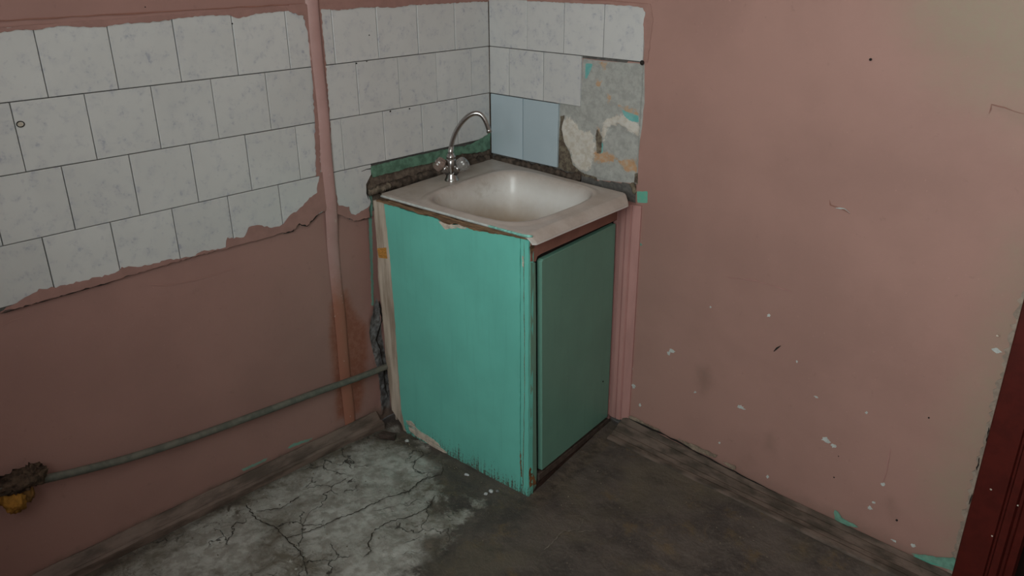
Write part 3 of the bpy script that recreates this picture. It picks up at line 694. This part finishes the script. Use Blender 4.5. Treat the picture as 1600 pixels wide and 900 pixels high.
# the rest of the room (outside the picture): lets the window light bounce
def wallbox(name, b, m=M_WHITEWASH): return tag(boxo(name, b, m), kind='structure')
wallbox('wall_right_end', (2.6, 3.4, 0, .13, 0, 2.6)); wallbox('trim_3', (1.64, 2.7, -.001, .13, 2.04, 2.6))
wallbox('wall_far', (3.4, 3.46, WY - .2, .06, 0, 2.6), simple('pale_far_wall', (.60, .50, .45, 1), .7, .05, 5, .1)); wallbox('ceiling', (-.06, 3.46, WY - .4, .06, 2.6, 2.66))
bm = bmesh.new()
for b in ((-.06, WX0, WY - .22, WY, 0, 2.6), (WX1, 3.46, WY - .22, WY, 0, 2.6), (WX0, WX1, WY - .22, WY, 0, WZ0), (WX0, WX1, WY - .22, WY, WZ1, 2.6)): box(bm, *b)
tag(from_bm('wall_window', bm, simple('window_wall_paint', PINK, .7, .05, 5, .1)), kind='structure')
wf = None
bm = bmesh.new()
for b in ((WX0, WX0 + .05, WY - .22, WY - .16, WZ0, WZ1), (WX1 - .05, WX1, WY - .22, WY - .16, WZ0, WZ1), (WX0, WX1, WY - .22, WY - .16, WZ0, WZ0 + .05), (WX0, WX1, WY - .22, WY - .16, WZ1 - .05, WZ1),
          ((WX0 + WX1) / 2 - .03, (WX0 + WX1) / 2 + .03, WY - .22, WY - .16, WZ0, WZ1)): box(bm, *b)
wf = tag(from_bm('window_1', bm, M_WIN), kind='structure')
boxo('window_sill', (WX0 - .05, WX1 + .05, WY - .14, WY + .06, WZ0 - .035, WZ0 + .002), M_WIN, wf, .004)

# ------------------------------------------------------------------ sink cabinet
F = np.array([.641, -.500, 0]); A = np.array([.02, -.532, 0]); R = np.array([.559, -.006, 0])
nS = np.cross(A - F, (0, 0, 1)); nS /= np.linalg.norm(nS); nS = nS if nS[1] < 0 else -nS
nF = np.cross(R - F, (0, 0, 1)); nF /= np.linalg.norm(nF); nF = nF if nF[0] > 0 else -nF
S_ = lambda a, b, d=0.0: on(a, b, F + nS * d, nS)
D_ = lambda a, b, d=0.0: on(a, b, F + nF * d, nF)
cab = empty('sink_cabinet', ((F[0] + A[0]) / 2, (F[1] + R[1]) / 2, 0), 'aqua and dull green wooden cabinet under the sink in the corner', 'cabinet')
pan = [S_(*q) for q in ((812.5, 371), (780, 363), (756, 357), (733, 354), (706, 352), (692, 350), (683, 342), (672, 338), (655, 336), (642, 331), (625, 326), (620, 321), (600, 318.5),
                        (603, 345), (609, 400), (613, 450), (617, 500), (621, 560), (624, 600), (627, 640), (632, 668), (642, 690), (680, 711), (722, 730), (770, 752), (812.5, 773))]
sp = prism('side_panel', jag(pan, .012, .0011, 3, True), nS, .012, M_AQUA, cab); sp['label'] = 'bright aqua side panel with chipped top edge'
st = [S_(*q) for q in ((813.6, 372), (826, 377), (825.5, 560), (825.5, 776), (813.6, 773.5))]
st = prism('corner_post', jag(st, .02, .0007, 5, True), nS, .02, M_AQUA, cab)
ribbon('crack_or_shade', jag([S_(819, 377, .0004), S_(818.5, 420, .0004), S_(820, 600, .0004), S_(818, 700, .0004), S_(817, 772, .0004)], .02, .0008, 5), .0016, nS, M_RAWWOOD, st, 3)
# bare batten against the wall
bt = [S_(*q, -.004) for q in ((583, 313), (602, 317), (606, 345), (612, 400), (616, 450), (620, 500), (624, 560), (627, 600), (631, 640), (634, 668), (640, 690), (634, 684), (628, 664), (622, 655), (612, 640), (608, 600), (603, 560), (600, 520), (595, 470), (591, 440), (590, 400), (587, 360))]
b_ = prism('batten', jag(bt, .012, .0012, 8, True), nS, .02, M_BATTEN, cab); b_['label'] = 'bare pale wood batten between panel and wall'
kn = prism('wood_patch', jag([S_(*q, -.0030) for q in ((589, 388), (603, 387), (605, 404), (592, 403))], .008, .0006, 2, True), nS, .002, M_AMBER, cab); kn['label'] = 'amber patch of bare wood'
# splintered strip between the panel and the sink rim
sp2 = [S_(*q, .002) for q in ((588, 312), (610, 315), (700, 339), (780, 360), (822, 371), (822, 374), (790, 368), (740, 360), (712, 349), (702, 351), (690, 347), (683, 341), (672, 338), (655, 335), (643, 330), (625, 325), (600, 318), (588, 315))]
prism('splintered_edge', jag(sp2, .007, .0013, 12, True), nS, .02, M_RAWWOOD, cab)
# paint losses
for i, (L, mm) in enumerate((([(685, 345), (693, 347), (700, 350), (711, 351), (720, 350), (734, 354), (733, 358), (720, 357), (706, 357), (696, 359), (690, 352)], M_PUTTY),
                         ([(634, 657), (643, 658), (650, 668), (658, 675), (672, 683), (684, 692), (690, 700), (700, 708), (690, 707), (675, 698), (662, 688), (650, 682), (640, 672)], M_PUTTY),
                         ([(650, 690), (662, 694), (690, 708), (722, 724), (745, 735), (722, 729), (690, 714)], M_RAWWOOD), ([(816, 400), (818, 402), (818, 418), (816, 418)], M_PUTTY),
                         ([(812, 704), (814, 712), (816, 745), (814, 745)], M_RAWWOOD))):
    q = jag([S_(a, b, .0007) for a, b in L], .006, .0012, 60 + i, True)
    flake('paint_loss', q, nS, .0012, mm, cab)
# front frame, door, plinth
def dpr(name, L, th, m, d=0.0, bev=.0015, lab=None):
    o = prism(name, [D_(a, b, d) for a, b in L], nF, th, m, cab, bev)
    if lab: o['label'] = lab
    return o
dpr('top_rail', ((829, 377.5), (969, 323), (965.5, 343), (846, 397), (840, 401), (837.5, 409), (829, 409)), .02, M_RAIL, .0015, lab='brown pink rail above the door')
dpr('stile', ((829, 410), (837, 410), (838, 500), (838, 600), (839, 738), (838, 762), (829, 773)), .02, M_STILE, .0015)
dpr('stile', ((965.5, 341), (969, 339), (958, 652), (951.5, 655)), .02, M_PINKTRIM)
dpr('gap_shade_backing', ((833, 400), (966, 341), (954, 654), (835, 750)), .003, M_CRACK, -.013)  # near-black sheet that paints the shade in the door gap
door = dpr('door', ((846.5, 409), (849, 405), (962, 349.5), (962, 354), (956.5, 500), (949.5, 651), (847, 735)), .016, M_DOOR, .006, .002, 'dull green flat cabinet door')
dpr('sill', ((843, 741), (951, 655), (955, 657), (842, 752)), .02, simple('grimy_sill_wood', (.075, .055, .045, 1), .6, .3, 40, .4), .004, .001)
dpr('plinth', ((828, 776), (842, 752), (955, 658), (957, 664), (836, 774)), .02, M_PLINTH, .002, .001, 'dark wet-looking plinth board')
k_ = D_(942, 596, .008); lathe('nail_hole', [(.0025, 0), (.003, .001), (.0005, .0018)], k_, nF, M_CRACK, door, 10)
flake('paint_loss', jag([D_(a, b, .0030) for a, b in ((827, 735), (829, 730), (836, 748), (838, 756), (828, 762))], .006, .001, 8, True), nF, .001, simple('rusty_wood', (.20, .09, .035, 1), .8, .4, 60, .5), cab)
flake('paint_loss', jag([D_(a, b, .0030) for a, b in ((828, 386), (832, 381), (836, 386), (830, 398))], .005, .001, 9, True), nF, .001, M_RAWWOOD, cab)
# plain back and inner side so the box is closed
Bk = np.array([.03, -.02, 0])
for a, b in ((np.array([.03, -.5, 0]), Bk),):
    prism('back_panel', [a + (0, 0, .0), b, b + (0, 0, H - .26), a + (0, 0, H - .26)], (1, 0, 0), .008, M_BATTEN, cab)

# ------------------------------------------------------------------ sink
Q00 = onF(592, 302.7, H - .228); Q10 = onF(833, 380, H - .242); Q11 = onF(992, 314, H - .236); Q01 = onF(767, 247, H - .222)
Q10[2] += .018; Q11[2] += .018
Q01[0] = max(Q01[0], .004); Q01[1] = min(Q01[1], -.004); Q11[1] = min(Q11[1], -.004); Q00[0] = max(Q00[0], .006)
CXY = (.55, .485, .315, .40)
def sink_surf():
    n = 110; s = np.concatenate([np.linspace(0, .94, n - 26), np.linspace(.943, 1, 26)]); t = np.linspace(0, 1, n)
    Sg, Tg = np.meshgrid(s, t, indexing='ij')
    def rc(a):  # tighten the corners of the rim
        return a
    S2, T2 = Sg.copy(), Tg.copy()
    for (cs, ct, c) in ((1, 0, .03), (1, 1, .07), (0, 0, .02)):          # clipped corners
        k = np.clip(c - (abs(Sg - cs) + abs(Tg - ct)), 0, c) / 2
        S2 += k * (1 if cs == 0 else -1); T2 += k * (1 if ct == 0 else -1)
    Pt = ((1 - S2) * (1 - T2))[..., None] * Q00 + (S2 * (1 - T2))[..., None] * Q10 + (S2 * T2)[..., None] * Q11 + ((1 - S2) * T2)[..., None] * Q01
    cx, cy, hx, hy = CXY
    a = np.abs((Sg - cx) / hx); b = np.abs((Tg - cy) / hy); rr = (a ** 4.2 + b ** 4.2) ** (1 / 4.2)
    q = np.clip((1.04 - rr) / .50, 0, 1)
    dep = .155 * (1 - (1 - q) ** 2.2) * np.clip(q * 6, 0, 1) ** .9
    dep = dep + .010 * np.clip(1 - rr / .5, 0, 1)
    edge = np.minimum.reduce([Sg, 1 - Sg, Tg, 1 - Tg])
    lip = .002 * np.clip(1 - edge / .018, 0, 1) + .018 * np.clip((Sg - .955) / .045, 0, 1) ** 1.7
    Z = Pt[..., 2] - dep + (fbm(Sg, Tg, 3, 2, 3) - .5) * .003 + .004 * np.exp(-((rr - 1.10) / .05) ** 2) - lip
    V = np.stack([Pt[..., 0], Pt[..., 1], Z], -1)
    rim = np.clip((rr - .96) / .06, 0, 1)
    film = np.clip(dep / .155 * 1.0 + .02 + (.35 - .75 * Tg), 0, 1) * (dep > .004)
    blot = np.clip((.34 - Sg) / .1, 0, 1) * .55 + .12 * rim
    return V, rim, film, blot
V, rim, film, blot = sink_surf(); n = V.shape[0]
idx = np.arange(n * n).reshape(n, n)
verts = V.reshape(-1, 3).tolist(); faces = np.stack([idx[:-1, :-1], idx[1:, :-1], idx[1:, 1:], idx[:-1, 1:]], -1).reshape(-1, 4).tolist()
bd = list(idx[:, 0]) + list(idx[-1, 1:]) + list(idx[:-1, -1][::-1]) + list(idx[0, 1:-1][::-1])
cen = V.reshape(-1, 3).mean(0)
base0 = len(verts)
for k in bd: p = np.array(verts[k]); verts.append([p[0], p[1], p[2] - .007])
base1 = len(verts)
for k in bd: p = np.array(verts[k]); q_ = p + (cen - p) * .03; verts.append([q_[0], q_[1], p[2] - .009])
nb = len(bd)
for i in range(nb):
    j = (i + 1) % nb
    faces.append([bd[i], bd[j], base0 + j, base0 + i]); faces.append([base0 + i, base0 + j, base1 + j, base1 + i])
# under-bowl shell
base2 = len(verts)
for i in range(nb):
    p = np.array(verts[base1 + i]); q_ = p + (cen - p) * .12; verts.append([q_[0], q_[1], H - .26])
for i in range(nb): j = (i + 1) % nb; faces.append([base1 + i, base1 + j, base2 + j, base2 + i])
me = bpy.data.meshes.new('basin'); me.from_pydata(verts, [], faces); me.update()
at = me.color_attributes.new('m1', 'FLOAT_COLOR', 'POINT')
arr = np.zeros((len(verts), 4)); arr[:, 3] = 1
arr[:n * n, 0] = rim.ravel(); arr[:n * n, 1] = film.ravel(); arr[:n * n, 2] = blot.ravel(); arr[n * n:, 0] = .3
at.data.foreach_set('color', arr.astype(np.float32).ravel())
bm = bmesh.new(); bm.from_mesh(me); bmesh.ops.recalc_face_normals(bm, faces=bm.faces[:]); bm.to_mesh(me); bm.free()
sink = empty('sink', (.35, -.27, H - .26), 'off-white enamel sink with a brown-stained square basin on the cabinet', 'sink')
bs = link('basin', me, M_ENAMEL, sink, True)
md = bs.modifiers.new('edge', 'EDGE_SPLIT'); md.split_angle = 1.0
dr = np.array([.36, -.26, float(V[n // 2, n // 2, 2])])
lathe('drain', [(.024, -.004), (.026, .001), (.020, .0015), (.018, -.003), (.001, -.003)], dr, (0, 0, 1), M_CHROME, sink, 24)
# painted left edge of the rim: white with aqua drips near the corner
e0, e1 = Q00, Q10
pts = jag([e0 + (e1 - e0) * t for t in np.linspace(.02, .955, 30)], .02, .0006, 5)
nsd = np.cross(e1 - e0, (0, 0, 1)); nsd /= np.linalg.norm(nsd)
tube('rim_edge', [p + nsd * .0012 + np.array((0, 0, -.0045)) for p in pts], .0036, simple('pale_edge_paint', (.52, .55, .53, 1), .5, .12, 60, .3), sink, 8)
pts = [e0 + (e1 - e0) * t + nsd * .0022 for t in np.linspace(.74, .952, 10)]
pts += [pts[-1] + np.array((.012, .006, 0)), pts[-1] + np.array((.017, .014, -.001))]
tube('rim_edge', [p + np.array((0, 0, -.0042)) for p in pts], [.002, .0036, .0036, .003, .004, .0036, .0038, .0036, .004, .004, .004, .003], simple('aqua_rim_paint', (.22, .50, .43, 1), .45, .3, 90, .3), sink, 8)['label'] = 'aqua paint on the rim corner'

# ------------------------------------------------------------------ faucet
fb = onF(706, 283, H - .228)
fz = fb[2] + .001
fau = empty('faucet', (fb[0], fb[1], fz), 'dull chrome mixer faucet with curved spout and two faceted handles on the sink', 'faucet')
o3 = np.array([fb[0], fb[1], fz])
lathe('base_flange', [(.0225, 0), (.0235, .003), (.0215, .006), (.0185, .012), (.0165, .022), (.0155, .026)], o3, (0, 0, 1), M_CHROME, fau)
lathe('valve_body', [(.0155, .020), (.0150, .030), (.0165, .040), (.0175, .052), (.0160, .064), (.0135, .072)], o3, (0, 0, 1), M_CHROME, fau)
ar = np.array([.72, .69, 0]); ar /= np.linalg.norm(ar)
for sgn, mk in ((-1, M_KNOBR), (1, M_KNOB)):
    ax = ar * sgn * .72 + np.array([0.10, -.10, .66]); ax /= np.linalg.norm(ax)
    st_ = o3 + np.array((0, 0, .022)) + ax * .004
    lathe('valve_arm', [(.0140, 0), (.0140, .022), (.0150, .023), (.0150, .029), (.0105, .031)], st_, ax, M_CHROME, fau, 24)
    fl_ = lambda t: .08 * (abs(math.cos(4 * t)) - .5)
    k = lathe('handle', [(.010, .0), (.0140, .002), (.0205, .007), (.0220, .014), (.0212, .023), (.0190, .029), (.0160, .031), (.006, .0318), (.0005, .032)], st_ + ax * .029, ax, mk, fau, 32, fl_, False)
    if sgn < 0: k['label'] = 'reddish brown faceted handle'
    lathe('handle_cap', [(.0065, 0), (.0065, .0015), (.004, .0022), (.0003, .0024)], st_ + ax * .0608, ax, M_CHROME, k, 16)
lathe('collar', [(.0125, .070), (.0145, .072), (.0145, .080), (.0115, .083), (.0100, .088)], o3, (0, 0, 1), M_CHROME, fau, 24)
# spout: fitted to the arch seen in the photograph, in a vertical plane through the faucet
sd = np.array([.80, .60, 0]); sd /= np.linalg.norm(sd); sn = np.array([sd[1], -sd[0], 0])
arch = [(703.5, 252), (704, 238), (706.5, 222), (711, 209), (717.5, 197), (725.5, 187), (734, 180), (743, 177), (751, 179), (757, 186), (761.5, 196), (764.5, 206)]
raw = [on(a, b, o3, sn) for a, b in arch]
def catmull(p, k=6):
    out = []; n = len(p)
    for i in range(n - 1):
        a, b, c, d = p[max(i - 1, 0)], p[i], p[i + 1], p[min(i + 2, n - 1)]
        for q in range(k):
            t = q / k; out.append(.5 * ((2 * b) + (-a + c) * t + (2 * a - 5 * b + 4 * c - d) * t * t + (-a + 3 * b - 3 * c + d) * t ** 3))
    out.append(p[-1]); return out
sc_p = catmull(raw)
tube('spout', sc_p, .0074, M_CHROME, fau, 20)
dz = (sc_p[-1] - sc_p[-3]); dz /= np.linalg.norm(dz)
lathe('aerator', [(.0074, -.008), (.0084, -.007), (.0084, .002), (.0055, .003), (.005, .0)], sc_p[-1], dz, M_CHROME, fau, 24)
tube('sleeve', [raw[0], raw[1], raw[1] + (raw[2] - raw[1]) * .6], [.0090, .0088, .0080], M_CHROME, fau, 20)

# ------------------------------------------------------------------ pipe with rag
pp = [onL(618, 567, .028), onL(560, 590, .026), onL(500, 611, .026), onL(400, 648, .027), onL(300, 684, .029), onL(200, 716, .032), onL(120, 737, .036), onL(60, 751, .040), onL(20, 762, .044), onL(-60, 786, .05)]
pipe = tube('pipe', catmull(pp, 4), .0102, M_PIPE, None, 18)
tag(pipe, 'thin grey-green painted pipe running low along the left wall into the cabinet', 'pipe')
def blobmesh(name, c, r3, m, parent, seed, amp=.35, f=30):
    bm = bmesh.new(); bmesh.ops.create_icosphere(bm, subdivisions=4, radius=1)
    for vtx in bm.verts:
        d = np.array(vtx.co); nn = fbm(np.array([d[0] * 1.7 + d[2]]), np.array([d[1] * 1.7 - d[2] * .6]), f / 20, seed, 4)[0]
        k = 1 + amp * (nn - .5) * 2
        vtx.co = (c[0] + d[0] * r3[0] * k, c[1] + d[1] * r3[1] * k, c[2] + d[2] * r3[2] * k)
    return from_bm(name, bm, m, parent, True)
rc = onL(36, 748, .045)
rag = empty('rag', tuple(rc), 'ochre yellow and dark brown rag tied round the pipe, far left', 'rag')
blobmesh('knot', onL(30, 752, .048), (.030, .048, .020), M_RAGD, rag, 3, .8, 70)
blobmesh('knot', onL(48, 738, .045), (.022, .026, .014), M_RAGD, rag, 13, .9, 80)
t_ = blobmesh('rag_tail', onL(22, 778, .05), (.022, .028, .036), M_RAG, rag, 4, .40, 45); t_['label'] = 'ochre yellow hanging lump'
t_ = blobmesh('rag_tail', onL(41, 768, .048), (.018, .014, .026), simple('brown_ochre_cloth', (.20, .10, .03, 1), .9, .3, 50, .8), rag, 5, .45, 50)
for i in range(9):
    a = onL(RNG.uniform(5, 62), RNG.uniform(742, 757), .055); b = a + np.array([RNG.uniform(-.006, .012), RNG.uniform(-.02, .02), RNG.uniform(-.012, .03)])
    tube('thread', [a, (a + b) / 2 + np.array([.004, RNG.uniform(-.006, .006), 0]), b], [.003, .0022, .0008], M_RAGD, rag, 6)

# ------------------------------------------------------------------ debris
wbp = onF(603, 683, 0)
bm = bmesh.new(); box(bm, -.026, .026, -.012, .012, 0, .018)
for vtx in bm.verts: vtx.co.x += RNG.uniform(-.003, .003); vtx.co.y += RNG.uniform(-.002, .002)
wo = from_bm('wood_block', bm, simple('dark_offcut', (.06, .042, .035, 1), .8, .3, 40, .5)); bevel(wo, .0015, 1)
wo.location = (wbp[0] + .012, wbp[1] - .0, 0.002); wo.rotation_euler = (0, 0, math.radians(28))
tag(wo, 'small dark wood offcut on the floor at the foot of the batten', 'wood block')
def crumb(px, py, r3, seed, m, rot=0):
    c = onF(px, py, 0); bm = bmesh.new(); bmesh.ops.create_icosphere(bm, subdivisions=2, radius=1); r = random.Random(seed)
    for vtx in bm.verts:
        k = 1 + r.uniform(-.18, .18); vtx.co = (vtx.co.x * r3[0] * k, vtx.co.y * r3[1] * k, max(-.4, vtx.co.z) * r3[2] * k)
    o = from_bm('plaster_crumb', bm, m); o.location = (c[0], c[1], r3[2] * .45 + .001); o.rotation_euler = (0, 0, rot); return o
M_W = simple('white_plaster_crumb', (.50, .52, .53, 1), .8, .1, 80, .4)
tag(crumb(729, 743, (.0085, .0035, .004), 1, M_W, .4), 'white plaster sliver on the floor, the one farther left beside the aqua panel', 'plaster crumb', 'plaster crumbs by the cabinet')
tag(crumb(767, 769, (.007, .0065, .005), 2, M_W, .2), 'largest rounded white plaster crumb on the floor, near the cabinet front corner', 'plaster crumb', 'plaster crumbs by the cabinet')
tag(crumb(759, 773, (.0055, .005, .004), 3, M_W, 1.0), 'small white plaster crumb just left of the largest crumb', 'plaster crumb', 'plaster crumbs by the cabinet')
tag(crumb(777, 769, (.005, .0045, .005), 4, simple('grey_crumb', (.2, .2, .2, 1), .8, .1, 80, .4), .5), 'small grey plaster crumb just right of the largest crumb', 'plaster crumb', 'plaster crumbs by the cabinet')
tag(crumb(636, 690, (.007, .006, .005), 6, M_CHIP, .5), 'pale plaster crumb on the floor at the bottom left corner of the aqua panel', 'plaster crumb', 'plaster crumbs by the cabinet')
bm = bmesh.new(); r = random.Random(5)
for i in range(260):
    if i < 130: a = onF(r.uniform(600, 830), 0 + r.uniform(0, 1), 0); px = r.uniform(615, 830); c = onF(px, 690 + (px - 632) * .44 + abs(r.gauss(4, 7)), 0)
    else: c = onF(r.uniform(250, 1300), r.uniform(720, 890), 0)
    if c[0] < .04 or c[1] > -.12 or (c[0] < .655 and c[1] > -.545): continue
    rr = r.uniform(.0007, .0024)
    g = bmesh.ops.create_icosphere(bm, subdivisions=1, radius=rr)
    for vtx in g['verts']: vtx.co = Vector((vtx.co.x * r.uniform(.7, 1.4) + c[0], vtx.co.y * r.uniform(.7, 1.4) + c[1], vtx.co.z * .7 + .0012))
gr = from_bm('grit', bm, simple('grit_mix', (.20, .17, .13, 1), .9, .6, 200, 0)); tag(gr, 'scattered sand and plaster grit on the floor round the cabinet', 'grit', kind='stuff')
